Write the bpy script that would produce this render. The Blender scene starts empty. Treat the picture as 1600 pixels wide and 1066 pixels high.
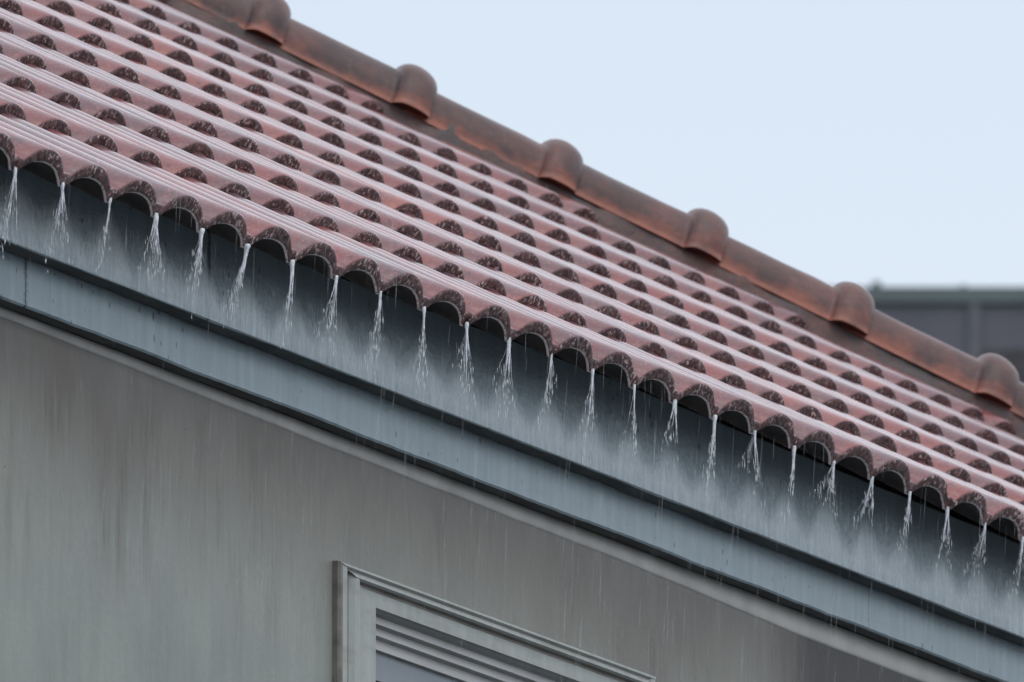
import bpy, bmesh, math, random
from mathutils import Vector, Matrix, noise
random.seed(7)
S = bpy.context.scene
COL = S.collection
R = math.radians
GZ = 6.41                     # eave crest height above the ground

# ------------------------------------------------------------------ camera
def build_camera():
    cd = bpy.data.cameras.new('camera'); c = bpy.data.objects.new('camera', cd); COL.objects.link(c)
    F = Vector((0.8836887, 0.4259067, 0.1941591)).normalized()
    Rt = Vector((0.4341478, -0.9008416, 0.0)).normalized()
    U = Rt.cross(F)
    m = Matrix((Rt, U, -F)).transposed().to_4x4()
    m.translation = Vector((-21.837369, -10.435485, -4.811715 + GZ))
    c.matrix_world = m
    cd.sensor_width = 36.0; cd.lens = 24864.9456 / 1600 * 36
    cd.clip_start = 0.5; cd.clip_end = 2000
    cd.dof.use_dof = True; cd.dof.focus_distance = 24.2; cd.dof.aperture_fstop = 23
    S.camera = c
build_camera()

# ------------------------------------------------------------------ sky and sun (heavy overcast, raining)
SUN_EL, SUN_AZ = R(62), R(200)
W = bpy.data.worlds.new('World'); S.world = W; W.use_nodes = True
nt = W.node_tree; nt.nodes.clear()
o = nt.nodes.new('ShaderNodeOutputWorld')
sky = nt.nodes.new('ShaderNodeTexSky'); sky.sky_type = 'NISHITA'; sky.sun_disc = False
sky.sun_elevation = SUN_EL; sky.sun_rotation = SUN_AZ; sky.dust_density = 6; sky.air_density = 1
bg1 = nt.nodes.new('ShaderNodeBackground'); bg1.inputs[1].default_value = 0.05
nt.links.new(sky.outputs[0], bg1.inputs[0])
tc = nt.nodes.new('ShaderNodeTexCoord'); sx = nt.nodes.new('ShaderNodeSeparateXYZ')
nt.links.new(tc.outputs['Generated'], sx.inputs[0])
rp = nt.nodes.new('ShaderNodeValToRGB')            # the rain cloud: nearly even low down; bright band added higher to whiten tile crests
nt.links.new(sx.outputs['Z'], rp.inputs[0])
e = rp.color_ramp.elements
for p_, c_ in ((0.0, (0.62, 0.68, 0.74)), (1.0, (0.92, 0.97, 1.03)), (0.165, (0.69, 0.75, 0.82)), (0.218, (0.615, 0.685, 0.77)), (0.262, (1.16, 1.23, 1.33)), (0.50, (1.12, 1.19, 1.28))):
    q_ = e[0] if p_ == 0 else (e[-1] if p_ == 1 else e.new(p_))
    q_.position = p_; q_.color = c_ + (1,)
bg2 = nt.nodes.new('ShaderNodeBackground'); bg2.inputs[1].default_value = 1.0
nt.links.new(rp.outputs[0], bg2.inputs[0])
ad = nt.nodes.new('ShaderNodeAddShader')
nt.links.new(bg1.outputs[0], ad.inputs[0]); nt.links.new(bg2.outputs[0], ad.inputs[1])
nt.links.new(ad.outputs[0], o.inputs[0])
sd = bpy.data.lights.new('sun', 'SUN'); so = bpy.data.objects.new('sun', sd); COL.objects.link(so)
sd.energy = 0.5; sd.angle = R(40); sd.color = (1.0, 0.98, 0.95)
so.rotation_euler = (R(90) - SUN_EL, 0, R(90) - SUN_AZ + R(90)); so.location = (0, 0, 30)
v = S.view_settings; v.view_transform = 'Standard'; v.look = 'None'; v.exposure = 0; v.gamma = 1
S.render.engine = 'CYCLES'
try:
    S.cycles.use_denoising = True; S.cycles.max_bounces = 8; S.cycles.transparent_max_bounces = 24
except Exception: pass

# ------------------------------------------------------------------ helpers
def tag(ob, label=None, cat=None, group=None, kind=None):
    if label: ob['label'] = label
    if cat: ob['category'] = cat
    if group: ob['group'] = group
    if kind: ob['kind'] = kind
    return ob
def empty(name, loc=(0, 0, 0)):
    ob = bpy.data.objects.new(name, None); ob.location = loc; COL.objects.link(ob); ob.empty_display_size = 0.1
    return ob
class MB:
    def __init__(s): s.v = []; s.f = []; s.mi = []; s.uv = []; s.rnd = []
    def vert(s, p, uv=(0, 0), rnd=0.0):
        s.v.append(tuple(p)); s.uv.append(uv); s.rnd.append(rnd); return len(s.v) - 1
    def face(s, ids, mi=0): s.f.append(tuple(ids)); s.mi.append(mi)
    def box(s, a, b, mi=0):
        x0, y0, z0 = a; x1, y1, z1 = b
        k = [s.vert(p) for p in ((x0,y0,z0),(x1,y0,z0),(x1,y1,z0),(x0,y1,z0),(x0,y0,z1),(x1,y0,z1),(x1,y1,z1),(x0,y1,z1))]
        for q in ((0,3,2,1),(4,5,6,7),(0,1,5,4),(1,2,6,5),(2,3,7,6),(3,0,4,7)): s.face([k[i] for i in q], mi)
    def build(s, name, mats, parent=None, smooth=True, loc=None):
        me = bpy.data.meshes.new(name); me.from_pydata(s.v, [], s.f)
        for m in (mats if isinstance(mats, (list, tuple)) else [mats]): me.materials.append(m)
        me.polygons.foreach_set('material_index', s.mi)
        if smooth: me.polygons.foreach_set('use_smooth', [True] * len(s.f))
        ul = me.uv_layers.new(name='UVMap')
        at = me.attributes.new('rnd', 'FLOAT', 'POINT'); at.data.foreach_set('value', s.rnd)
        lv = [0] * len(me.loops); me.loops.foreach_get('vertex_index', lv)
        flat = []
        for i in lv: flat.extend(s.uv[i])
        ul.data.foreach_set('uv', flat)
        me.update()
        ob = bpy.data.objects.new(name, me); COL.objects.link(ob)
        if parent: ob.parent = parent
        if loc: ob.location = loc
        return ob

class M:
    """small node-material builder"""
    def __init__(s, name):
        s.m = bpy.data.materials.new(name); s.m.use_nodes = True; s.t = s.m.node_tree
        s.b = s.t.nodes['Principled BSDF']
    def n(s, typ, **kw):
        nd = s.t.nodes.new(typ)
        for k, val in kw.items():
            if k in nd.inputs: nd.inputs[k].default_value = val
            else: setattr(nd, k, val)
        return nd
    def l(s, a, b): s.t.links.new(a, b)
    def coord(s, which='Object', scale=(1, 1, 1), rot=(0, 0, 0)):
        c = s.n('ShaderNodeTexCoord'); mp = s.n('ShaderNodeMapping')
        mp.inputs['Scale'].default_value = scale; mp.inputs['Rotation'].default_value = rot
        s.l(c.outputs[which], mp.inputs[0]); return mp.outputs[0]
    def noise(s, vec, scale, detail=4, rough=0.55):
        nd = s.n('ShaderNodeTexNoise'); nd.inputs['Scale'].default_value = scale
        nd.inputs['Detail'].default_value = detail; nd.inputs['Roughness'].default_value = rough
        s.l(vec, nd.inputs['Vector']); return nd.outputs['Fac']
    def ramp(s, fac, stops):
        r = s.n('ShaderNodeValToRGB'); el = r.color_ramp.elements
        while len(el) < len(stops): el.new(0.5)
        for q, (p, c) in zip(el, stops):
            q.position = p; q.color = (c if isinstance(c, tuple) else (c, c, c)) + (1,)
        s.l(fac, r.inputs[0]); return r.outputs[0]
    def mix(s, fac, a, b, mode='MIX'):
        x = s.n('ShaderNodeMix'); x.data_type = 'RGBA'; x.blend_type = mode
        for sock, val in ((x.inputs[0], fac), (x.inputs[6], a), (x.inputs[7], b)):
            if isinstance(val, (int, float)): sock.default_value = val
            elif isinstance(val, tuple): sock.default_value = val + (1,)
            else: s.l(val, sock)
        return x.outputs[2]
    def math(s, op, a, b=0.0):
        x = s.n('ShaderNodeMath'); x.operation = op
        for sock, val in zip(x.inputs, (a, b)):
            if isinstance(val, (int, float)): sock.default_value = val
            else: s.l(val, sock)
        return x.outputs[0]
    def bump(s, h, strength, dist, prev=None):
        b = s.n('ShaderNodeBump'); b.inputs['Strength'].default_value = strength; b.inputs['Distance'].default_value = dist
        s.l(h, b.inputs['Height'])
        if prev is not None: s.l(prev, b.inputs['Normal'])
        return b.outputs[0]
    def out(s, color=None, rough=None, normal=None, coat=0.0, coat_rough=0.1, spec=0.5):
        for key, val in (('Base Color', color), ('Roughness', rough), ('Normal', normal)):
            if val is None: continue
            sock = s.b.inputs[key]
            if isinstance(val, (int, float)): sock.default_value = val
            elif isinstance(val, tuple): sock.default_value = val + (1,)
            else: s.l(val, sock)
        s.b.inputs['Coat Weight'].default_value = coat; s.b.inputs['Coat Roughness'].default_value = coat_rough
        s.b.inputs['Coat IOR'].default_value = 1.33
        s.b.inputs['Specular IOR Level'].default_value = spec
        return s.m

def mat_tile():
    s = M('wet_clay_tile'); uv = s.coord('UV'); ob = s.coord('Object')
    a = s.n('ShaderNodeAttribute'); a.attribute_name = 'rnd'
    base = s.ramp(a.outputs['Fac'], [(0.0, (0.125, 0.037, 0.044)), (0.35, (0.205, 0.054, 0.054)), (0.7, (0.135, 0.050, 0.060)), (1.0, (0.245, 0.070, 0.060))])
    n1 = s.noise(ob, 9, 6, 0.62); n2 = s.noise(uv, 120, 5, 0.65); n3 = s.noise(s.coord('UV', (1, 0.5, 1)), 300, 3, 0.6)
    c = s.mix(s.ramp(n1, [(0.42, 0.0), (0.60, 0.65)]), base, (0.098, 0.064, 0.078))
    c = s.mix(s.ramp(n2, [(0.54, 0.0), (0.66, 0.65)]), c, (0.28, 0.10, 0.075))
    c = s.mix(s.ramp(n3, [(0.56, 0.0), (0.70, 0.5)]), c, (0.23, 0.155, 0.16))
    dk = s.ramp(s.noise(ob, 38, 5, 0.7), [(0.57, 0.0), (0.66, 0.65)])
    c = s.mix(dk, c, (0.05, 0.037, 0.042))
    sp = s.n('ShaderNodeTexVoronoi'); s.l(uv, sp.inputs['Vector']); sp.inputs['Scale'].default_value = 26
    dot = s.ramp(s.math('ADD', sp.outputs['Distance'], s.math('MULTIPLY', n1, 0.25)), [(0.155, 1.0), (0.175, 0.0)])
    c = s.mix(s.math('MULTIPLY', dot, 0.8), c, (0.02, 0.017, 0.02))
    nb = s.bump(s.noise(s.coord('UV', (1, 0.35, 1)), 230, 4, 0.6), 0.75, 0.0013)
    nb = s.bump(s.noise(uv, 75, 3, 0.5), 0.45, 0.0036, nb)
    s.out(c, 0.50, nb, 0.75, 0.15, 0.22); s.b.inputs['Coat IOR'].default_value = 1.36
    return s.m
def mat_tile_end():
    s = M('broken_tile_edge'); ob = s.coord('Object', (1, 1, 0.60), (0, R(-24), 0))
    n = s.noise(ob, 165, 2, 0.5); m = s.noise(ob, 95, 4, 0.7)
    c = s.ramp(m, [(0.36, (0.020, 0.010, 0.011)), (0.50, (0.080, 0.033, 0.034)), (0.64, (0.165, 0.074, 0.070))])
    fl = s.ramp(n, [(0.575, 0.0), (0.61, 1.0)])  # pale flecks painted as glints of water on the rough face
    big = s.ramp(s.noise(s.coord('Object'), 11, 3, 0.6), [(0.40, 0.25), (0.62, 1.0)])
    c = s.mix(s.math('MULTIPLY', fl, big), c, (0.60, 0.46, 0.45))
    nb = s.bump(m, 1.0, 0.006)
    return s.out(c, 0.5, nb, 0.25, 0.25)
def mat_rim():
    s = M('glinting_tile_rim'); n = s.noise(s.coord('Object'), 160, 3)  # pale rim colour stands for wet glints along the lower lip
    c = s.ramp(n, [(0.34, (0.34, 0.24, 0.25)), (0.50, (0.85, 0.74, 0.78))])
    return s.out(c, 0.4, s.bump(n, 0.5, 0.002), 0.5)
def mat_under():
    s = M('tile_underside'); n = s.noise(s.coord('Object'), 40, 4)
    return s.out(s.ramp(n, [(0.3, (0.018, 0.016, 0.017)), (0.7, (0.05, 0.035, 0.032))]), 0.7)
def mat_cap():
    s = M('wet_hip_cap'); ob = s.coord('Object')
    n1 = s.noise(ob, 11, 6, 0.62); n2 = s.noise(s.coord('UV', (2.2, 9, 1)), 3.2, 6, 0.68); n3 = s.noise(s.coord('Object', (1, 1, 0.25)), 75, 4, 0.6)
    a = s.n('ShaderNodeAttribute'); a.attribute_name = 'rnd'
    c = s.ramp(n1, [(0.32, (0.034, 0.018, 0.019)), (0.50, (0.078, 0.030, 0.026)), (0.66, (0.128, 0.044, 0.034)), (0.8, (0.085, 0.046, 0.044))])
    c = s.mix(s.ramp(n2, [(0.46, 0.0), (0.62, 0.75)]), c, (0.045, 0.030, 0.032))
    c = s.mix(s.ramp(n2, [(0.30, 0.6), (0.42, 0.0)]), c, (0.170, 0.060, 0.042))
    c = s.mix(s.ramp(n3, [(0.54, 0.0), (0.72, 0.4)]), c, (0.11, 0.075, 0.075))
    edge = s.ramp(s.math('ADD', a.outputs['Fac'], s.math('MULTIPLY', s.math('SUBTRACT', n1, 0.5), 0.7)), [(0.80, 0.0), (1.0, 0.9)])
    c = s.mix(edge, c, (0.24, 0.080, 0.052))                      # bare clay along the lower rim
    nb = s.bump(s.noise(ob, 60, 5, 0.6), 0.5, 0.004)
    nb = s.bump(n2, 0.35, 0.004, nb)
    return s.out(c, 0.5, nb, 0.28, 0.25, 0.35)
def mat_mortar():
    s = M('weathered_mortar'); ob = s.coord('Object')
    n = s.noise(ob, 9, 6, 0.65); st = s.noise(s.coord('Object', (1, 1, 0.12)), 55, 4, 0.6)
    c = s.ramp(n, [(0.33, (0.046, 0.040, 0.042)), (0.50, (0.082, 0.046, 0.044)), (0.66, (0.135, 0.058, 0.046))])
    c = s.mix(s.ramp(st, [(0.45, 0.0), (0.7, 0.6)]), c, (0.06, 0.055, 0.055))
    return s.out(c, 0.6, s.bump(s.noise(ob, 45, 6, 0.7), 0.8, 0.01), 0.3, 0.3)
def mat_fascia():
    s = M('grey_painted_board'); ob = s.coord('Object')
    st = s.noise(s.coord('Object', (1, 1, 0.045)), 46, 5, 0.6)
    st2 = s.noise(s.coord('Object', (1, 1, 0.10)), 160, 3, 0.6)
    big = s.noise(ob, 5, 4, 0.6)
    c = s.ramp(st, [(0.28, (0.179, 0.246, 0.282)), (0.5, (0.218, 0.295, 0.335)), (0.72, (0.276, 0.353, 0.396))])
    c = s.mix(s.ramp(big, [(0.35, 0.0), (0.7, 0.5)]), c, (0.207, 0.271, 0.295))
    c = s.mix(s.ramp(st2, [(0.58, 0.0), (0.74, 0.30)]), c, (0.367, 0.451, 0.496))
    sp = s.n('ShaderNodeTexVoronoi'); sp.feature = 'DISTANCE_TO_EDGE' if False else 'F1'
    s.l(s.coord('Object', (1, 1, 0.55)), sp.inputs['Vector']); sp.inputs['Scale'].default_value = 36
    spk = s.ramp(s.math('ADD', sp.outputs['Distance'], s.math('MULTIPLY', s.noise(ob, 12, 3), 0.34)), [(0.235, 1.0), (0.27, 0.0)])
    c = s.mix(s.math('MULTIPLY', spk, 0.75), c, (0.044, 0.057, 0.064))
    v2 = s.n('ShaderNodeTexVoronoi'); s.l(s.coord('Object', (1, 1, 0.5)), v2.inputs['Vector']); v2.inputs['Scale'].default_value = 48
    ch = s.ramp(s.math('ADD', v2.outputs['Distance'], s.math('ADD', s.math('MULTIPLY', s.noise(ob, 9, 3), 0.42), s.math('MULTIPLY', s.noise(ob, 260, 3), 0.20))), [(0.372, 1.0), (0.392, 0.0)])
    c = s.mix(s.math('MULTIPLY', ch, 0.85), c, (0.035, 0.045, 0.05))
    sx_ = s.n('ShaderNodeSeparateXYZ'); s.l(ob, sx_.inputs[0])
    dn = s.noise(s.coord('Object', (0.4, 1, 1)), 150, 4, 0.7)
    for jx, wd, up in ((-0.9417, 0.016, True), (-1.4637, 0.013, False)):           # grime and cracked paint round the butt joints
        d_ = s.math('ABSOLUTE', s.math('SUBTRACT', sx_.outputs['X'], jx))
        near = s.math('SUBTRACT', 1.0, s.math('DIVIDE', d_, wd))
        gr = s.ramp(s.math('ADD', s.math('MULTIPLY', near, 0.32), s.math('MULTIPLY', dn, 0.55)), [(0.44, 0.0), (0.56, 0.85)])
        gr = s.math('MULTIPLY', gr, s.math('LESS_THAN' if up else 'GREATER_THAN', sx_.outputs['Y'], 0.1772))
        c = s.mix(gr, c, (0.048, 0.062, 0.068))
    nb = s.bump(s.noise(s.coord('Object', (0.35, 1, 1)), 150, 5, 0.7), 0.35, 0.0035)
    nb = s.bump(sp.outputs['Distance'], 0.12, 0.004, nb)
    return s.out(c, 0.36, nb, 0.45, 0.25)
def mat_wall():
    s = M('stained_render'); ob = s.coord('Object')
    st = s.noise(s.coord('Object', (1, 1, 0.11), (0, R(-3), 0)), 30, 6, 0.66)
    st2 = s.noise(s.coord('Object', (1, 1, 0.07), (0, R(-2), 0)), 120, 4, 0.62)
    st3 = s.noise(s.coord('Object', (1, 1, 0.16)), 300, 3, 0.6)
    big = s.noise(s.coord('Object', (1, 1, 0.6)), 1.9, 4, 0.6)
    sep = s.n('ShaderNodeSeparateXYZ'); s.l(ob, sep.inputs[0])
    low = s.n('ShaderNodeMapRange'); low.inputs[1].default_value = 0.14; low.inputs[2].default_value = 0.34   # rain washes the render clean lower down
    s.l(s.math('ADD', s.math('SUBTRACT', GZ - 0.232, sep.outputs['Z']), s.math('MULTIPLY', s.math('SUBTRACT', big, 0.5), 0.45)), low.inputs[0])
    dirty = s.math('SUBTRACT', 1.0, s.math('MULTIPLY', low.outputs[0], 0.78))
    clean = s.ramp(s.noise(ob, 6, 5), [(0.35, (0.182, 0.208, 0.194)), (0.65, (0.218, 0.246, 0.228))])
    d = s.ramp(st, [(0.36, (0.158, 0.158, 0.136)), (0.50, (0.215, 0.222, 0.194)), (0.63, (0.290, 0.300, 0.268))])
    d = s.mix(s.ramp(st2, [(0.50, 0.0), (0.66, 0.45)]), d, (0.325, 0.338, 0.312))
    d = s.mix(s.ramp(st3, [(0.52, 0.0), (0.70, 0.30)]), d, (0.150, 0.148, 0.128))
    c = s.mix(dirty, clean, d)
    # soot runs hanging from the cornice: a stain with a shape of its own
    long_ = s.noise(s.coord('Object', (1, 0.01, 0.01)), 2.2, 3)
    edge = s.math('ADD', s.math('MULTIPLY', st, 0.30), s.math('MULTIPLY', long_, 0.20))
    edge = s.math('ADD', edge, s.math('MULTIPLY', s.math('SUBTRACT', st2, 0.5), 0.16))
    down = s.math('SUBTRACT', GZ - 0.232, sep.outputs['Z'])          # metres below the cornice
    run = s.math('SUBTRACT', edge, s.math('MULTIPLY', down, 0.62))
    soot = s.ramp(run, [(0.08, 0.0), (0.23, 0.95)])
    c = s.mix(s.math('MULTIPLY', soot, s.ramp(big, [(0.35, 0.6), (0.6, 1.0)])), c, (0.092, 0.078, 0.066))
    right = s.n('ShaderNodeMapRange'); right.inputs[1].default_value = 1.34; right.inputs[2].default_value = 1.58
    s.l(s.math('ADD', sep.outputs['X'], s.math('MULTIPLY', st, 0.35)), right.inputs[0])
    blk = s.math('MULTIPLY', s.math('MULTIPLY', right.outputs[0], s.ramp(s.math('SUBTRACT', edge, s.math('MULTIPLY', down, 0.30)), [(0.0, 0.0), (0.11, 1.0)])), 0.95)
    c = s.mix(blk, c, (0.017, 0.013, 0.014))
    # a thin crack and a few pinholes
    dx = s.math('ABSOLUTE', s.math('SUBTRACT', s.math('ADD', sep.outputs['X'], s.math('MULTIPLY', s.noise(s.coord('Object', (0.01, 0.01, 1)), 28, 4), 0.022)), -0.612))
    ck = s.math('MULTIPLY', s.math('LESS_THAN', dx, 0.0007), s.math('MULTIPLY', s.math('GREATER_THAN', down, 0.05), s.math('LESS_THAN', down, 0.19)))
    c = s.mix(s.math('MULTIPLY', ck, 0.6), c, (0.06, 0.055, 0.05))
    vo = s.n('ShaderNodeTexVoronoi'); s.l(ob, vo.inputs['Vector']); vo.inputs['Scale'].default_value = 15
    c = s.mix(s.ramp(s.math('ADD', vo.outputs['Distance'], s.math('MULTIPLY', big, 0.16)), [(0.100, 0.85), (0.112, 0.0)]), c, (0.03, 0.027, 0.025))
    nb = s.bump(s.noise(ob, 70, 6, 0.65), 0.25, 0.004)
    return s.out(c, 0.55, nb, 0.15, 0.3)
def mat_cornice():
    s = M('clean_render_strip'); n = s.noise(s.coord('Object', (1, 1, 0.3)), 14, 5)
    c = s.ramp(n, [(0.3, (0.341, 0.345, 0.330)), (0.7, (0.454, 0.454, 0.436))])
    return s.out(c, 0.6, s.bump(s.noise(s.coord('Object'), 60, 5), 0.2, 0.003))
def mat_plaster():
    s = M('window_plaster'); ob = s.coord('Object')
    st = s.noise(s.coord('Object', (0.25, 1, 1)), 30, 5, 0.6); n = s.noise(s.coord('Object', (1, 1, 0.1)), 40, 5)
    c = s.ramp(n, [(0.3, (0.239, 0.266, 0.250)), (0.7, (0.311, 0.341, 0.325))])
    c = s.mix(s.ramp(st, [(0.52, 0.0), (0.72, 0.55)]), c, (0.145, 0.136, 0.124))
    return s.out(c, 0.5, s.bump(s.noise(ob, 60, 5), 0.2, 0.003), 0.2, 0.3)
def mat_groove():
    s = M('dark_groove'); n = s.noise(s.coord('Object', (0.3, 1, 1)), 40, 4)  # darker tone for the frame's grooves and outer edges
    return s.out(s.ramp(n, [(0.3, (0.108, 0.104, 0.091)), (0.7, (0.198, 0.191, 0.168))]), 0.7)
def mat_sash():
    s = M('pale_sash_paint'); n = s.noise(s.coord('Object', (0.2, 1, 1)), 20, 4)
    return s.out(s.ramp(n, [(0.3, (0.185, 0.215, 0.24)), (0.7, (0.22, 0.25, 0.275))]), 0.4)
def mat_flat(name, c, rough=0.6, var=0.25, scale=8, stretch=(1, 1, 1)):
    s = M(name); n = s.noise(s.coord('Object', stretch), scale, 5)
    lo = tuple(x * (1 - var) for x in c); hi = tuple(x * (1 + var) for x in c)
    return s.out(s.ramp(n, [(0.3, lo), (0.7, hi)]), rough)
def mat_glass():
    s = M('dark_window_glass'); n = s.noise(s.coord('Object'), 3, 2)
    return s.out(s.ramp(n, [(0.3, (0.012, 0.014, 0.017)), (0.7, (0.02, 0.022, 0.026))]), 0.08, s.bump(n, 0.02, 0.01))
def mat_water(name, alpha):
    s = M(name); n = s.noise(s.coord('Object', (1, 1, 0.35)), 260, 3, 0.6)
    a = s.n('ShaderNodeAttribute'); a.attribute_name = 'rnd'      # how far the water has thinned out
    s.out((0.88, 0.93, 0.98), 0.15, None, 0)
    s.b.inputs['IOR'].default_value = 1.33
    al = s.ramp(s.math('SUBTRACT', n, s.math('MULTIPLY', a.outputs['Fac'], 0.34)), [(0.20, alpha * 0.10), (0.48, alpha)])
    s.l(al, s.b.inputs['Alpha'])
    s.l(s.bump(n, 0.4, 0.002), s.b.inputs['Normal'])
    return s.m
TILE, TEND, RIM, UNDER, CAP, MORTAR = mat_tile(), mat_tile_end(), mat_rim(), mat_under(), mat_cap(), mat_mortar()
FASCIA, WALL, CORN, PLAST, GROOVE, SASH, GLASS = mat_fascia(), mat_wall(), mat_cornice(), mat_plaster(), mat_groove(), mat_sash(), mat_glass()
WATER, RAIN = mat_water('falling_water', 0.80), mat_water('rain_drop', 0.065)
EDGE = mat_flat('shaded_dirty_underside', (0.062, 0.072, 0.076), 0.7, 0.5, 25, (0.4, 1, 1))  # underside dirt, darkened further to deepen the shade under the boards
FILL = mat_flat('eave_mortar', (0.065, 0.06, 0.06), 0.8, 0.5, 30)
DECK = mat_flat('roof_underlay', (0.03, 0.026, 0.025), 0.9)

# ------------------------------------------------------------------ roof geometry
PW = 0.15; AL = 0.5257587509; CA, SA, TA = math.cos(AL), math.sin(AL), math.tan(AL)
GA = 0.3401156; XH = (56.35607 - 12) * PW
HW, TH = 0.0262, 0.0205          # wave height, tile thickness at the nose
DZ = (-0.076819, -0.100253, 0.066201, 0.036152, 0.029074, 0.058197, 0.007079, -0.015530)
def sag(x, s):                    # the old roof is not quite flat
    i = min(max(x / PW + 12, -4), 52); r = min(max(s / GA, 0), 9.5)
    a = (i - 30) / 20; b = (r - 3) / 4
    return PW * (DZ[0]*a + DZ[1]*a*a + DZ[2]*a**3 + DZ[3]*a*b + DZ[4]*a*a*b + DZ[5]*b*b + DZ[6]*a*b*b + DZ[7]*b**3)
def roof(x, s, n):
    return Vector((x, s * CA - n * SA, s * SA + n * CA + sag(x, s) + GZ))
def wave(u, half, p, q):          # u = offset from the crest in pitches
    t = abs(u) / half
    return 0.0 if t >= 1 else (1 - t ** p) ** q

house = empty('house', (0, 0, 0))
tag(house, 'grey rendered house with wet red tiled hip roof in pouring rain', 'house')
roof_ob = empty('roof'); roof_ob.parent = house

NS = 22
def tile_course(r, i0, i1):
    mb = MB()
    vt = [(0.0, -0.0022), (0.003, 0.0), (0.05, 0), (0.12, 0), (0.20, 0), (0.28, 0), (0.345, 0), (0.395, 0)]
    k = i0
    while k < i1:
        rn = random.random(); jn = random.uniform(-0.0009, 0.0009); js = random.uniform(-0.0022, 0.0022)
        tw = random.uniform(-0.0012, 0.0012)
        cols = 2 * NS + 1
        top = []; bot = []; mid = []
        for c in range(cols):
            u = c / NS                                  # 0..2 from valley centre to valley centre
            w = (u % 1.0) - 0.5 if c < cols - 1 else 0.5
            wt = wave(w, 0.405, 2.3, 0.92); wb = wave(w, 0.44, 2.2, 0.8)
            x = (k + u - 12) * PW + (-0.0012 if c == 0 else (0.0012 if c == cols - 1 else 0))
            jl = jn + tw * (u - 1)
            lip = js + 0.0016 * noise.noise(Vector((x * 60, r * 7.3, 0)))
            ht = -HW * (1 - wt) + jl
            hb = -HW * (1 - wb) - TH + jl - (0.0030 if r == 0 else 0)
            colt = []
            for (vv, dn) in vt:
                s = r * GA + vv + lip * max(0, 1 - vv / 0.1)
                colt.append(mb.vert(roof(x, s, ht + dn - (TH - 0.0015) * vv / GA), (x, s), rn))
            top.append(colt)
            a = ht - 0.0022; b = hb + 0.0024
            colm = []
            for q in (0.33, 0.66):
                colm.append(mb.vert(roof(x, r * GA + lip + 0.0012 * noise.noise(Vector((x * 140, q * 9 + r, 3))), a + (b - a) * q), (x, q), rn))
            colm.append(mb.vert(roof(x, r * GA + lip, b), (x, 0), rn))
            mid.append(colm)
            colb = []
            for vv in (0.003, 0.12, 0.395):
                s = r * GA + vv + lip * max(0, 1 - vv / 0.1)
                th = 0 if vv < 0.01 else min(0.006, vv * 0.05)
                colb.append(mb.vert(roof(x, s, hb + th - (TH - 0.0015) * vv / GA), (x, s), rn))
            bot.append(colb)
        for c in (0, cols - 1):
            if (k + c / NS - 12) * PW + (r * GA + 0.3) * CA < XH - 0.05:
                mb.face(top[c] + bot[c][::-1] + mid[c][::-1], 1)
        for c in range(cols - 1):
            xm = (k + (c + 0.5) / NS - 12) * PW
            def inside(s): return xm + s * CA < XH + 0.075
            for q in range(len(vt) - 1):
                if inside(r * GA + vt[q][0]): mb.face((top[c][q], top[c+1][q], top[c+1][q+1], top[c][q+1]), 0)
            if not inside(r * GA): continue
            f = [top[c][0]] + mid[c]; g = [top[c+1][0]] + mid[c+1]
            for q in range(3): mb.face((f[q], f[q+1], g[q+1], g[q]), 1)
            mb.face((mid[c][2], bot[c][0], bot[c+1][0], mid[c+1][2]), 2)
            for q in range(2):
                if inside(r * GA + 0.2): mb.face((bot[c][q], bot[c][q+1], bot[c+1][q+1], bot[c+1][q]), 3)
        k += 2
    return mb.build('tile_course', [TILE, TEND, RIM, UNDER], roof_ob)
NR = 14
for r in range(NR):
    tile_course(r, -16, int(56.4 - r * GA * CA / PW) + 3)

mb = MB()                                            # underlay that closes the roof below the tiles
rows = []
for r in range(0, 29):
    s = 0.12 + r * GA * NR / 28.0
    x1 = XH - s * CA
    rows.append([mb.vert(roof(-4.2 + (x1 + 4.2) * q / 24, s, -0.085)) for q in range(25)])
for a, b in zip(rows, rows[1:]):
    for q in range(24): mb.face((a[q], a[q+1], b[q+1], b[q]))
mb.build('roof_deck', DECK, roof_ob)

# hip line frame
hd = Vector((1, -1, -TA)).normalized(); hs = Vector((-1, -1, 0)).normalized(); hu = hs.cross(hd)
if hu.z < 0: hu = -hu
def hip(i): 
    y = (56.35607 - i) * PW
    return Vector(((i - 12) * PW, y, y * TA + GZ))
# second roof plane beyond the hip
mb = MB(); rows = []
for r in range(0, 30):
    s = r * 0.16; row = []
    for q in range(0, 161):
        t = q / 160; y1 = XH - s * CA; yy = -0.0 + t * 6.0
        x = XH - s * CA; y = yy + s * CA
        n = -HW * (1 - wave((yy / PW) % 1 - 0.5, 0.405, 2.3, 0.92)) - 0.012 * ((s / GA) % 1)
        row.append(mb.vert((x + n * SA, y, s * SA + n * CA + GZ - 0.01), (y, s), 0.5))
    rows.append(row)
for a, b in zip(rows, rows[1:]):
    for q in range(160): mb.face((a[q], a[q+1], b[q+1], b[q]))
mb.build('side_slope', [TILE], roof_ob)

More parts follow.
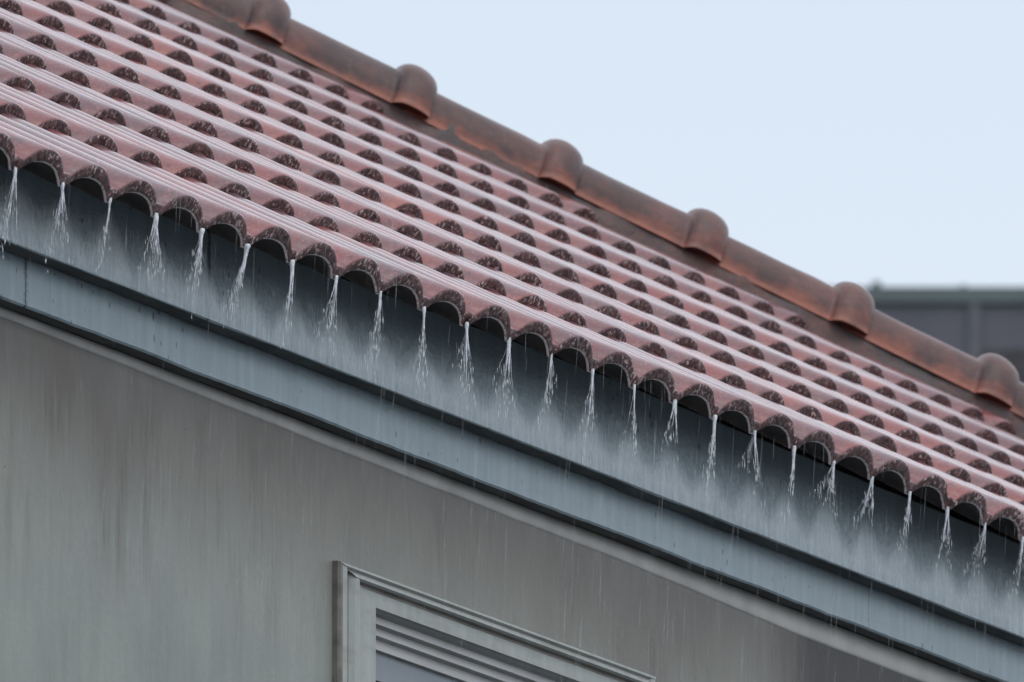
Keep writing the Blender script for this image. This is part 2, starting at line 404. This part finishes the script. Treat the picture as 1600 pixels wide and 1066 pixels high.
def hip_cap(n):
    i0 = 39.435845 + (n - 1) * 1.362946; a = hip(i0); b = hip(i0 + 1.362946)
    L = (b - a).length; mb = MB(); base = 0.5502315 * PW - 0.0887
    a = a + Vector((0, 0, 1)) * (0.5502315 * PW) - hu * (0.5502315 * PW)
    jit = Vector((random.uniform(-.002, .002), random.uniform(-.002, .002), random.uniform(-.0025, .0025)))
    ts = [-0.16, 0.0, 0.2, 0.4, 0.6, 0.72, 0.755, 0.7565, 0.760, 0.768, 0.785, 0.81, 0.84, 0.87, 0.90, 0.93, 0.955, 0.975, 0.99, 1.0]
    rings = []
    
    for t in ts:
        rr = 0.0775 + 0.004 * max(0, t)
        if t > 0.756:
            tau = (t - 0.756) / 0.244
            rr = 0.0810 + 0.0250 * math.sqrt(max(0, 1 - ((tau - 0.47) / (0.475 if tau < 0.47 else 0.56)) ** 2))
        lim = math.acos((0.0020 if t <= 0.756 else 0.0020 + 0.006 * min(1, (t - 0.756) / 0.05)) / rr); ths = [lim * (-1 + 2 * q / 28) for q in range(29)]
        wd = 0.90 if t <= 0.756 else 0.90 - 0.04 * min(1, (t - 0.756) / 0.05)
        ring = []
        for q, th in enumerate(ths):
            wob = 0.0022 * noise.noise(Vector((t * 5 + n * 3, th * 2, 1.7)))
            edge = abs(th) / lim
            p = a + hd * (L * t) + hs * ((rr + wob) * wd * math.sin(th)) + hu * (base + (rr + wob) * math.cos(th) - 0.006 * edge ** 8) + jit
            ring.append(mb.vert(p, (t, th), edge))
        rings.append(ring)
    inner = []
    for t in (-0.16, 1.0):
        rr = 0.066 if t < 0 else 0.070
        inner.append([mb.vert(a + hd * (L * t) + hs * (rr * 0.88 * math.sin(th)) + hu * (base + rr * math.cos(th) - 0.004) + jit, (t, th), 1.0) for th in [R(87) * (-1 + 2 * q / 28) for q in range(29)]])
    for A, B in zip(rings, rings[1:]):
        for q in range(28): mb.face((A[q], A[q+1], B[q+1], B[q]))
    for q in range(28):
        mb.face((rings[-1][q], rings[-1][q+1], inner[1][q+1], inner[1][q]))
        mb.face((inner[0][q], inner[0][q+1], inner[1][q+1], inner[1][q]))
    for q in (0, 28):
        mb.face([rg[q] for rg in rings] + [inner[1][q], inner[0][q]])
    ob = mb.build('hip_cap', CAP, roof_ob)
    return ob
for n in range(-4, 12): hip_cap(n)
mb = MB(); rows = []
NM = 420
for k in range(NM + 1):
    i = 26 + (56.2 - 26) * k / NM; p = hip(i); row = []
    for (w, z) in ((0.082, -0.110), (0.079, -0.075), (0.076, -0.05), (0.073, -0.034), (0.069, -0.016), (0.065, 0.000), (0.04, 0.012), (0.0, 0.03), (-0.08, 0.002), (-0.10, -0.06)):
        nz = noise.noise(Vector((i * 3.1, w * 30, z * 30))) * 0.006 + noise.noise(Vector((i * 11, w * 60, z * 60))) * 0.0025
        row.append(mb.vert(p + hs * (w + nz) + hu * (z + nz * 0.6), (i, z), 0))
    rows.append(row)
for a, b in zip(rows, rows[1:]):
    for q in range(9): mb.face((a[q], a[q+1], b[q+1], b[q]))
mb.build('mortar_bed', MORTAR, roof_ob)

# ------------------------------------------------------------------ eaves
def board(name, x0, x1, y0, y1, z0, z1, mat, fit=False, seg=0.02):
    n = max(2, int((x1 - x0) / seg)); mb = MB(); prev = None; c = 0.003
    for k in range(n + 1):
        x = x0 + (x1 - x0) * k / n
        w = 0.0011 * noise.noise(Vector((x * 7, y0 * 50, 1))) + 0.0009 * noise.noise(Vector((x * 31, y0 * 50, 1))); w2 = 0.0009 * noise.noise(Vector((x * 9, y0 * 50, 5)))
        dn = 0.0018 * noise.noise(Vector((x * 4, 2, y0 * 30)))
        zt = z1 + (min(0.0, sag(x, 0.15)) if fit else 0)
        ring = [mb.vert((x, y, z + GZ)) for y, z in ((y0 + w2, z0 + c + w + dn), (y0 + c, z0 + w + dn), (y1, z0 + w + dn), (y1, zt + w), (y0 + w2 + c, zt + w), (y0 + w2, zt - c + w))]
        if prev:
            for q in range(6): mb.face((prev[q], prev[(q+1) % 6], ring[(q+1) % 6], ring[q]), 1 if q == 1 else 0)
        else: mb.face(ring)
        prev = ring
    mb.face(prev[::-1])
    ob = mb.build(name, [mat, EDGE], house, smooth=False)
    return ob
XL = -4.2
for a, b in ((XL, -0.9425), (-0.941, 2.06), (2.0615, XH - 0.14)):
    board('fascia_board', a, b, 0.14, 0.176, -0.145, 0.015, FASCIA, True)
for a, b in ((XL, -1.4645), (-1.463, 1.53), (1.5315, XH - 0.18)):
    board('gutter_board', a, b, 0.178, 0.2066, -0.2155, -0.09, FASCIA)
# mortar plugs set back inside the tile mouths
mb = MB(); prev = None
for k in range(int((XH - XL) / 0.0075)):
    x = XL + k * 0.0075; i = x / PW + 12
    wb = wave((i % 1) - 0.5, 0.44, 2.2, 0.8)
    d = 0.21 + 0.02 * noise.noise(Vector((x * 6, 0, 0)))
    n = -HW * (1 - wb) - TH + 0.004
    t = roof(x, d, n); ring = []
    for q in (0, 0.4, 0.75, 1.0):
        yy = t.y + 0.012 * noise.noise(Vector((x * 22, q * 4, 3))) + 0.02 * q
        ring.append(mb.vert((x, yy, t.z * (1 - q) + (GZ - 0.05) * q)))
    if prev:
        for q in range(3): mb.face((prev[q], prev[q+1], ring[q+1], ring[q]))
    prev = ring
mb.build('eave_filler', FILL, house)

# cornice strip: clean render sheltered by the boards, its lower edge uneven
mb = MB(); prev = None
for k in range(220):
    x = XL + (XH - 0.13 - XL) * k / 219
    lo = -0.2285 - 0.0075 * max(0, min(1, (x + 1.3) / 0.9)) - 0.005 * max(0, min(1, (x + 0.4) / 1.1)) - 0.011 * max(0, min(1, (x - 0.7) / 0.6)) + 0.0014 * noise.noise(Vector((x * 6, 0, 0)))
    ring = [mb.vert((x, y, z + GZ)) for y, z in ((0.225, lo - 0.004), (0.2096, lo - 0.003), (0.2084, lo + 0.001), (0.2076, lo + 0.006), (0.2072, -0.2170), (0.225, -0.2170))]
    if prev:
        for q in range(5): mb.face((prev[q], prev[q+1], ring[q+1], ring[q]))
    prev = ring
mb.build('cornice', CORN, house)

# ------------------------------------------------------------------ walls and window
WY = 0.21
wx0, wx1, wz0, wz1 = -0.238, 0.616, GZ - 1.85, GZ - 0.462        # opening in the front wall
xr = XH - WY; xl = XL
mb = MB()
xs = [xl, wx0, wx1, xr]; zs = [0.0, wz0, wz1, GZ - 0.12]
for a in range(3):
    for b in range(3):
        if a == 1 and b == 1: continue
        # subdivide so the render can carry slight unevenness
        nx = max(1, int((xs[a+1] - xs[a]) / 0.12)); nz = max(1, int((zs[b+1] - zs[b]) / 0.12))
        g = [[mb.vert((xs[a] + (xs[a+1] - xs[a]) * p / nx, WY + (0.0012 * noise.noise(Vector((xs[a] + (xs[a+1]-xs[a])*p/nx, 9, (zs[b] + (zs[b+1]-zs[b])*q/nz)))) if 0 < p < nx and 0 < q < nz else 0), zs[b] + (zs[b+1] - zs[b]) * q / nz)) for q in range(nz + 1)] for p in range(nx + 1)]
        for p in range(nx):
            for q in range(nz): mb.face((g[p][q], g[p+1][q], g[p+1][q+1], g[p][q+1]))
# right, back and left walls
for (p0, p1) in (((xr, WY), (xr, 7.0)), ((xr, 7.0), (xl, 7.0)), ((xl, 7.0), (xl, WY))):
    k = [mb.vert((p0[0], p0[1], 0)), mb.vert((p1[0], p1[1], 0)), mb.vert((p1[0], p1[1], GZ - 0.12)), mb.vert((p0[0], p0[1], GZ - 0.12))]
    mb.face(k)
# reveals
for (A, B) in (((wx0, wz0), (wx0, wz1)), ((wx0, wz1), (wx1, wz1)), ((wx1, wz1), (wx1, wz0)), ((wx1, wz0), (wx0, wz0))):
    k = [mb.vert((A[0], WY, A[1])), mb.vert((B[0], WY, B[1])), mb.vert((B[0], WY + 0.24, B[1])), mb.vert((A[0], WY + 0.24, A[1]))]
    mb.face(k)
mb.build('wall', WALL, house)

window = empty('window'); window.parent = house
ox0, ox1, oz1, oz0 = -0.382, 0.760, GZ - 0.4145, GZ - 2.0
# architrave: profile as (distance inward from the outer edge, y proud)
YF = WY - 0.0
JAMB = [(0.000, 0.0, 1), (0.000, -0.009, 1), (0.003, -0.013, 1), (0.010, -0.0132, 0), (0.026, -0.013, 0), (0.032, -0.008, 1), (0.040, -0.008, 0), (0.050, -0.014, 0), (0.060, -0.0155, 0), (0.067, -0.014, 1), (0.073, -0.008, 0), (0.080, -0.007, 0), (0.137, -0.007, 0), (0.141, -0.004, 0), (0.141, 0.075, 0)]
HEAD = [(0.000, 0.0, 1), (0.000, -0.009, 1), (0.0015, -0.013, 0), (0.0055, -0.0145, 0), (0.008, -0.0105, 1), (0.0105, -0.0115, 0), (0.014, -0.0155, 0), (0.018, -0.016, 0), (0.021, -0.012, 1), (0.0235, -0.0065, 1), (0.0275, -0.0060, 0), (0.046, -0.0060, 0), (0.0505, -0.0060, 0)]
JAMB = [(a, YF + b, c) for a, b, c in JAMB]; HEAD = [(a, YF + b, c) for a, b, c in HEAD]
mb = MB()
def strip(P, mats, rev=False):
    for q in range(len(P) - 1):
        (a0, b0), (a1, b1) = P[q], P[q+1]
        mb.face((mb.vert(a0), mb.vert(b0), mb.vert(b1), mb.vert(a1)), mats[q])
def jamb(side):
    P = []
    for d, y, g in JAMB:
        top = min(d * 0.36, 0.0525) - (0.004 if 0.02 < d < 0.14 else 0)
        x = ox0 + d if side < 0 else ox1 - d
        P.append(((x, y, oz0), (x, y, oz1 - top)))
    strip(P, [g for _, _, g in JAMB])
jamb(-1); jamb(1)
P = []
for d, y, g in HEAD:
    P.append(((ox0 + d / 0.36, y, oz1 - d), (ox1 - d / 0.36, y, oz1 - d)))
strip(P, [g for _, _, g in HEAD])
mb.box((ox0 + 0.004, YF - 0.0055, oz1 - 0.0495), (ox1 - 0.004, YF + 0.001, oz1 - 0.003))
mb.box((ox0 + 0.004, YF - 0.0054, oz0), (ox0 + 0.136, YF + 0.001, oz1 - 0.0500)); mb.box((ox1 - 0.136, YF - 0.0054, oz0), (ox1 - 0.004, YF + 0.001, oz1 - 0.0500))
mb.build('window_frame', [PLAST, GROOVE], window, smooth=False)
# stepped head inside the opening, receding
mb = MB(); P = []; x0, x1 = ox0 + 0.142, ox1 - 0.142
HM = [(-0.0500, -0.0055), (-0.0530, 0.0000), (-0.0545, 0.0020), (-0.0560, 0.0140), (-0.0670, 0.0145), (-0.0685, 0.0270), (-0.0800, 0.0275), (-0.0815, 0.0400), (-0.0965, 0.0410), (-0.0985, 0.0520)]
for z, y in HM: P.append(((x0, YF + y, oz1 + z), (x1, YF + y, oz1 + z)))
strip(P, [0, 0, 0, 1, 0, 1, 0, 1, 0])
mb.build('head_moulding', [PLAST, mat_flat('lit_plaster', (0.58, 0.58, 0.57), 0.6, 0.12, 20, (0.2, 1, 1))], window, smooth=False)  # step fronts painted brighter to stand for light inside the recess
mb = MB(); zt = oz1 - 0.0975; ys = YF + 0.0475
mb.box((x0 - 0.01, ys, oz0), (x0 + 0.022, ys + 0.03, zt)); mb.box((x1 - 0.022, ys, oz0), (x1 + 0.01, ys + 0.03, zt))
mb.box((x0 + 0.0232, ys + 0.0015, zt - 0.044), (x1 - 0.0232, ys + 0.03, zt)); mb.box((x0 + 0.0232, ys + 0.002, oz0), (x1 - 0.0232, ys + 0.03, oz0 + 0.07))
mb.build('sash', SASH, window, smooth=False)
mb = MB(); mb.box((x0 + 0.015, ys + 0.014, oz0 + 0.02), (x1 - 0.015, ys + 0.018, zt - 0.01)); mb.build('pane', GLASS, window, smooth=False)
mb = MB(); mb.box((ox0 - 0.04, YF - 0.05, oz0 - 0.06), (ox1 + 0.04, YF + 0.12, oz0)); mb.build('sill', PLAST, window, smooth=False)

# ------------------------------------------------------------------ water pouring from the valleys
ORD = ['first', 'second', 'third', 'fourth', 'fifth', 'sixth', 'seventh', 'eighth', 'ninth', 'tenth', 'eleventh', 'twelfth', 'thirteenth', 'fourteenth', 'fifteenth', 'sixteenth', 'seventeenth', 'eighteenth', 'nineteenth', 'twentieth', 'twenty-first', 'twenty-second', 'twenty-third', 'twenty-fourth', 'last']
# per valley: look, strands as (lean in mm to the left as seen, fall in mm, radius mm)
ST = [('forked', [(17, 95, 1.5), (-2, 100, 1.6)]), ('forked', [(-3, 95, 2.2), (17, 100, 1.5), (8, 60, 1.0)]), ('curved single', [(9, 75, 2.4)]),
      ('forked beaded', [(19, 70, 1.6), (-2, 75, 1.9), (4, 70, 1.0)]), ('widening', [(11, 75, 2.6), (6, 62, 1.6), (15, 55, 1.0)]), ('thick bent', [(18, 68, 3.0), (20, 85, 1.6)]),
      ('straight double', [(9, 95, 2.3), (2, 80, 1.8)]), ('forked slanting', [(19, 68, 1.8), (6, 62, 1.9), (12, 75, 1.0)]), ('slanting', [(12, 78, 2.5), (3, 60, 1.4)]),
      ('straight', [(2, 90, 2.4)]), ('thin vertical', [(0, 100, 1.8), (5, 55, 1.0)]), ('fanned', [(10, 100, 2.2), (2, 85, 1.6), (16, 70, 1.0)]),
      ('thin broken', [(12, 80, 1.5), (5, 60, 1.0)]), ('long slanting', [(10, 98, 2.5), (4, 60, 1.2)]), ('straight', [(1, 85, 2.3)]),
      ('forked', [(15, 62, 1.7), (-3, 78, 1.8)]), ('slanting', [(9, 85, 2.5), (3, 62, 1.3)]), ('long straight', [(-3, 92, 2.3), (14, 45, 1.0)]),
      ('slanting', [(7, 88, 2.6), (2, 62, 1.4)]), ('short straight', [(0, 66, 2.2), (12, 55, 1.0)]), ('forked', [(15, 62, 2.0), (-1, 55, 1.6)]),
      ('curved slanting', [(14, 78, 2.5), (5, 52, 1.2)]), ('slanting', [(15, 78, 2.2), (3, 70, 1.2)]), ('slanting', [(14, 80, 2.4), (4, 60, 1.2)]), ('thin', [(8, 80, 2.0)])]
def tube(mb, pts, rad, sides=7, flat=1.0):
    prev = None
    for q_, (p, r) in enumerate(zip(pts, rad)):
        th = q_ / max(1, len(pts) - 1) if len(pts) > 4 else 0.5
        ring = [mb.vert((p[0] + r * math.cos(2 * math.pi * q / sides), p[1] + flat * r * math.sin(2 * math.pi * q / sides), p[2]), (0, 0), th) for q in range(sides)]
        if prev:
            for q in range(sides): mb.face((prev[q], ring[q], ring[(q+1) % sides], prev[(q+1) % sides]))
        prev = ring
def stream(j):
    look, strands = ST[j]
    x = (j - 12) * PW; tip = roof(x, 0.001, -HW - TH + 0.004)
    mb = MB(); rnd = random.Random(100 + j); thick = rnd.uniform(0.72, 1.28); reach = rnd.uniform(0.85, 1.12)
    allst = [(l, f, r, si, True) for si, (l, f, r) in enumerate(strands)]
    for _ in range(rnd.randint(3, 9)):                     # thin threads torn off the main ones
        l, f, r = rnd.choice(strands); allst.append((l + rnd.gauss(0, 7), f * rnd.uniform(0.75, 1.25), rnd.uniform(0.3, 0.6), rnd.uniform(0, len(strands) - 1), False))
    for lean, fall, rad, si, main in allst:
        lean *= 0.001; fall *= 0.001 * reach; rad *= 0.00120 * thick
        n = 26; pts = []; rs = []; ph = rnd.random() * 9; off = (si - (len(strands) - 1) / 2) * 0.0032
        for k in range(n + 1):
            t = k / n
            d = lean * (t ** 1.35)
            wx = 0.0011 * noise.noise(Vector((t * 3, ph, 0))) * t * 2
            # blown back towards the boards: +y reads as left in the photograph
            pts.append((x - 0.4 * d + wx + off * (0.7 + 0.6 * t) + 0.001, tip.y - 0.001 + 0.85 * d, tip.z - fall * t))
            w = (1.35 - 0.75 * min(1, t / 0.35)) if main else 0.8
            w *= (1 - t) ** 0.4 * (0.8 + 0.6 * abs(noise.noise(Vector((t * 9, ph, 4)))))
            rs.append(max(0.0002, rad * w))
        tube(mb, pts, rs)
        for q in range(7):                                # drops that break away below the strand
            t = 0.5 + 0.8 * rnd.random(); d = lean * t ** 1.35
            p = Vector((x + off - 0.4 * d + rnd.gauss(0, 0.004), tip.y + 0.85 * d + rnd.gauss(0, 0.001), tip.z - fall * t))
            ln = 0.004 + 0.010 * rnd.random(); r0 = 0.0002 + 0.0005 * rnd.random()
            tube(mb, [p, p - Vector((0, 0, ln * .5)), p - Vector((0, 0, ln))], [0.0001, r0, 0.0001], 5)
    ob = mb.build('water_stream', WATER)
    where = 'from the %s dripping eave valley from the left' % ORD[j]
    if j == 0: where = 'from the eave valley nearest the left edge of the photo'
    if j == 24: where = 'from the eave valley at the right edge of the photo'
    tag(ob, '%s thread of rainwater falling %s' % (look, where), 'water stream', 'streams of rainwater pouring from the tile valleys')
for j in range(25): stream(j)

# ------------------------------------------------------------------ rain and splash
def spindle(mb, p, d, r):
    a = d.orthogonal().normalized(); b = d.cross(a).normalized(); m = p + d * 0.45
    k0 = mb.vert(p); k1 = mb.vert(p + d)
    ring = [mb.vert(m + (a * math.cos(q * 2.0944) + b * math.sin(q * 2.0944)) * r) for q in range(3)]
    for q in range(3):
        mb.face((k0, ring[q], ring[(q+1) % 3])); mb.face((k1, ring[(q+1) % 3], ring[q]))
mb = MB(); rn = random.Random(5)
for _ in range(1300):
    x = rn.uniform(-2.6, 3.0); y = rn.uniform(-1.4, 0.03); z = GZ + rn.uniform(-1.1, 0.10 + 0.46 * y)
    ln = rn.uniform(0.025, 0.11)
    spindle(mb, Vector((x, y, z)), Vector((ln * rn.uniform(-.05, .02), ln * rn.uniform(0.02, .08), -ln)), rn.uniform(0.0003, 0.0008))
for _ in range(1800):
    x = rn.uniform(-2.2, 6.5); y = rn.uniform(0.0, 4.0)
    if x > XH - y - 0.6: continue; z = GZ + y * TA + rn.uniform(0.01, 0.07)
    ln = rn.uniform(0.025, 0.11)
    spindle(mb, Vector((x, y, z)), Vector((ln * rn.uniform(-.05, .02), ln * rn.uniform(0.02, .08), -ln)), rn.uniform(0.0003, 0.0008))
tag(mb.build('rain', RAIN), 'fine slanting rain falling in front of the roof and wall', 'rain', kind='stuff')
mb = MB()
SPLASH = mat_water('splash_drop', 0.22)
for r in range(0, 12):
    for i in range(-2, 54):
        if (i + 0.5 - 12) * PW + r * GA * CA > XH: continue
        for _ in range(9):
            w = rn.uniform(-0.42, 0.42); x = (i + 0.5 + w - 12) * PW
            p = roof(x, r * GA + rn.uniform(0, 0.02), -HW * (1 - wave(w, 0.405, 2.3, 0.92)))
            ln = rn.uniform(0.002, 0.008)
            spindle(mb, p, Vector((rn.uniform(-.5, .3), rn.uniform(-.5, .3), 1)).normalized() * ln, rn.uniform(0.0003, 0.0007))
SPRAY = mat_water('spray_drop', 0.10)
def spray():
    mb = MB(); rs = random.Random(11)
    for j in range(-1, 26):
        x0 = (j - 12) * PW; tip = roof(x0, 0.001, -HW - TH)
        lean = (ST[j][1][0][0] if 0 <= j < 25 else 10) * 0.001; big = rs.uniform(0.6, 1.3)
        for _ in range(int(240 * big)):
            t = rs.uniform(0.06, 1.0) ** 0.52; f = 0.02 + 0.085 * t
            y = 0.136 - abs(rs.gauss(0, 0.016))
            p = Vector((x0 + rs.gauss(-0.01, 0.010 + 0.046 * t), y, GZ - 0.020 - 0.105 * t + 0.6 * min(0, sag(x0, 0)) * (1 - t)))
            ln = min(rs.uniform(0.008, 0.030), p.z - (GZ - 0.1455))
            if ln < 0.002: continue
            spindle(mb, p, Vector((ln * rs.uniform(-.16, .10), ln * rs.uniform(-.02, .05), -ln)), rs.uniform(0.0006, 0.0015))
    tag(mb.build('spray', SPRAY), 'pale fine spray drifting from the water threads onto the grey eaves board', 'spray', kind='stuff')
spray()
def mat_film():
    s = M('lit_water_film'); a = s.n('ShaderNodeAttribute'); a.attribute_name = 'rnd'
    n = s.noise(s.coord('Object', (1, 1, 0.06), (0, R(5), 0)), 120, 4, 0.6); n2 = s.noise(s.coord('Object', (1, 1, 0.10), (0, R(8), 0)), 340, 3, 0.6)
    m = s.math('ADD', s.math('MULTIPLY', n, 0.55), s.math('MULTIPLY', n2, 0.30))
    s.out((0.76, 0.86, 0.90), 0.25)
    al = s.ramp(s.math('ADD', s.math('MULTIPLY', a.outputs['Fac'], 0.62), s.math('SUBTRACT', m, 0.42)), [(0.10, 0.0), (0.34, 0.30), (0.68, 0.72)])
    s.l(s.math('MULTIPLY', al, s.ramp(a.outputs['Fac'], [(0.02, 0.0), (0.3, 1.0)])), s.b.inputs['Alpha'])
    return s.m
def film():  # splash film that also paints the board's lit lower zone
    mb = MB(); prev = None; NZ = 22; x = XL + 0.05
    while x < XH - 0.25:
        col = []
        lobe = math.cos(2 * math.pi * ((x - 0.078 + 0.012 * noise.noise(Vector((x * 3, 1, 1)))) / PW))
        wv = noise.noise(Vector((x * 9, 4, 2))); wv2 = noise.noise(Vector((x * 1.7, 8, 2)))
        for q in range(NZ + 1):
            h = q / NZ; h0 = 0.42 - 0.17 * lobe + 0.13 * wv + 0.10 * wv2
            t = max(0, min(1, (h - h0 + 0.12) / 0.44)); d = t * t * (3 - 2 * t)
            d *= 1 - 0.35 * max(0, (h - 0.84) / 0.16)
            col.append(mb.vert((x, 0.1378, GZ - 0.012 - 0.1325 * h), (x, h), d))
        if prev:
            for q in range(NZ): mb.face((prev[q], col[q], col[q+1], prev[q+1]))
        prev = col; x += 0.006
    tag(mb.build('lit_water_film', mat_film()), 'pale streaky splash film with painted light on the lower grey eaves board', 'water film', kind='stuff')
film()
tag(mb.build('splash', SPLASH), 'tiny rain splashes jumping off the tile edges', 'splash', kind='stuff')

# ------------------------------------------------------------------ far building
bd = empty('far_building', (85.8, 37.17, 0))
tag(bd, 'dull grey flat roofed building blurred by rain far behind the roof', 'building')
FB = Matrix.Rotation(math.atan2(-0.9008, 0.4341), 4, 'Z')
def fbox(name, a, b, mat):
    mb = MB(); mb.box(a, b); ob = mb.build(name, mat, bd, smooth=False); ob.matrix_local = FB; return ob
# local x runs to the right of the photograph, y runs away
# (frame right edge is at local x about -1.1)
B1 = mat_flat('far_wall', (0.088, 0.092, 0.110), 0.8, 0.12, 3, (1, 1, 0.08)); B2 = mat_flat('far_parapet', (0.085, 0.112, 0.115), 0.7, 0.12, 2)
B3 = mat_flat('far_recess', (0.045, 0.043, 0.05), 0.8); B4 = mat_flat('far_pier', (0.094, 0.10, 0.116), 0.8)
zt = 25.29
fbox('wall', (-1.75, 0.0, 0), (14, 9, zt - 0.12), B1)
fbox('parapet', (-1.78, -0.04, zt - 0.1195), (14.05, 9.05, zt), B2)
fbox('pier', (-0.40, -0.03, 0), (-0.32, -0.0005, zt - 0.1205), B4)
fbox('window_band', (-0.30, -0.012, zt - 1.6), (13, 0.05, zt - 0.478), B3)
fbox('finial', (-1.13, 0.1, zt + 0.0005), (-1.06, 0.17, zt + 0.07), B2)
fbox('roof_bracket', (-0.46, 0.1, zt + 0.0005), (-0.42, 0.17, zt + 0.045), B2)

# ------------------------------------------------------------------ ground
mb = MB(); n = 24; E = 900
g = [[mb.vert((-E + 2 * E * p / n, -E + 2 * E * q / n, 0)) for q in range(n + 1)] for p in range(n + 1)]
for p in range(n):
    for q in range(n): mb.face((g[p][q], g[p+1][q], g[p+1][q+1], g[p][q+1]))
tag(mb.build('ground', mat_flat('wet_ground', (0.05, 0.052, 0.055), 0.5, 0.3, 0.6)), 'wet paved ground below the house', 'ground', kind='structure')
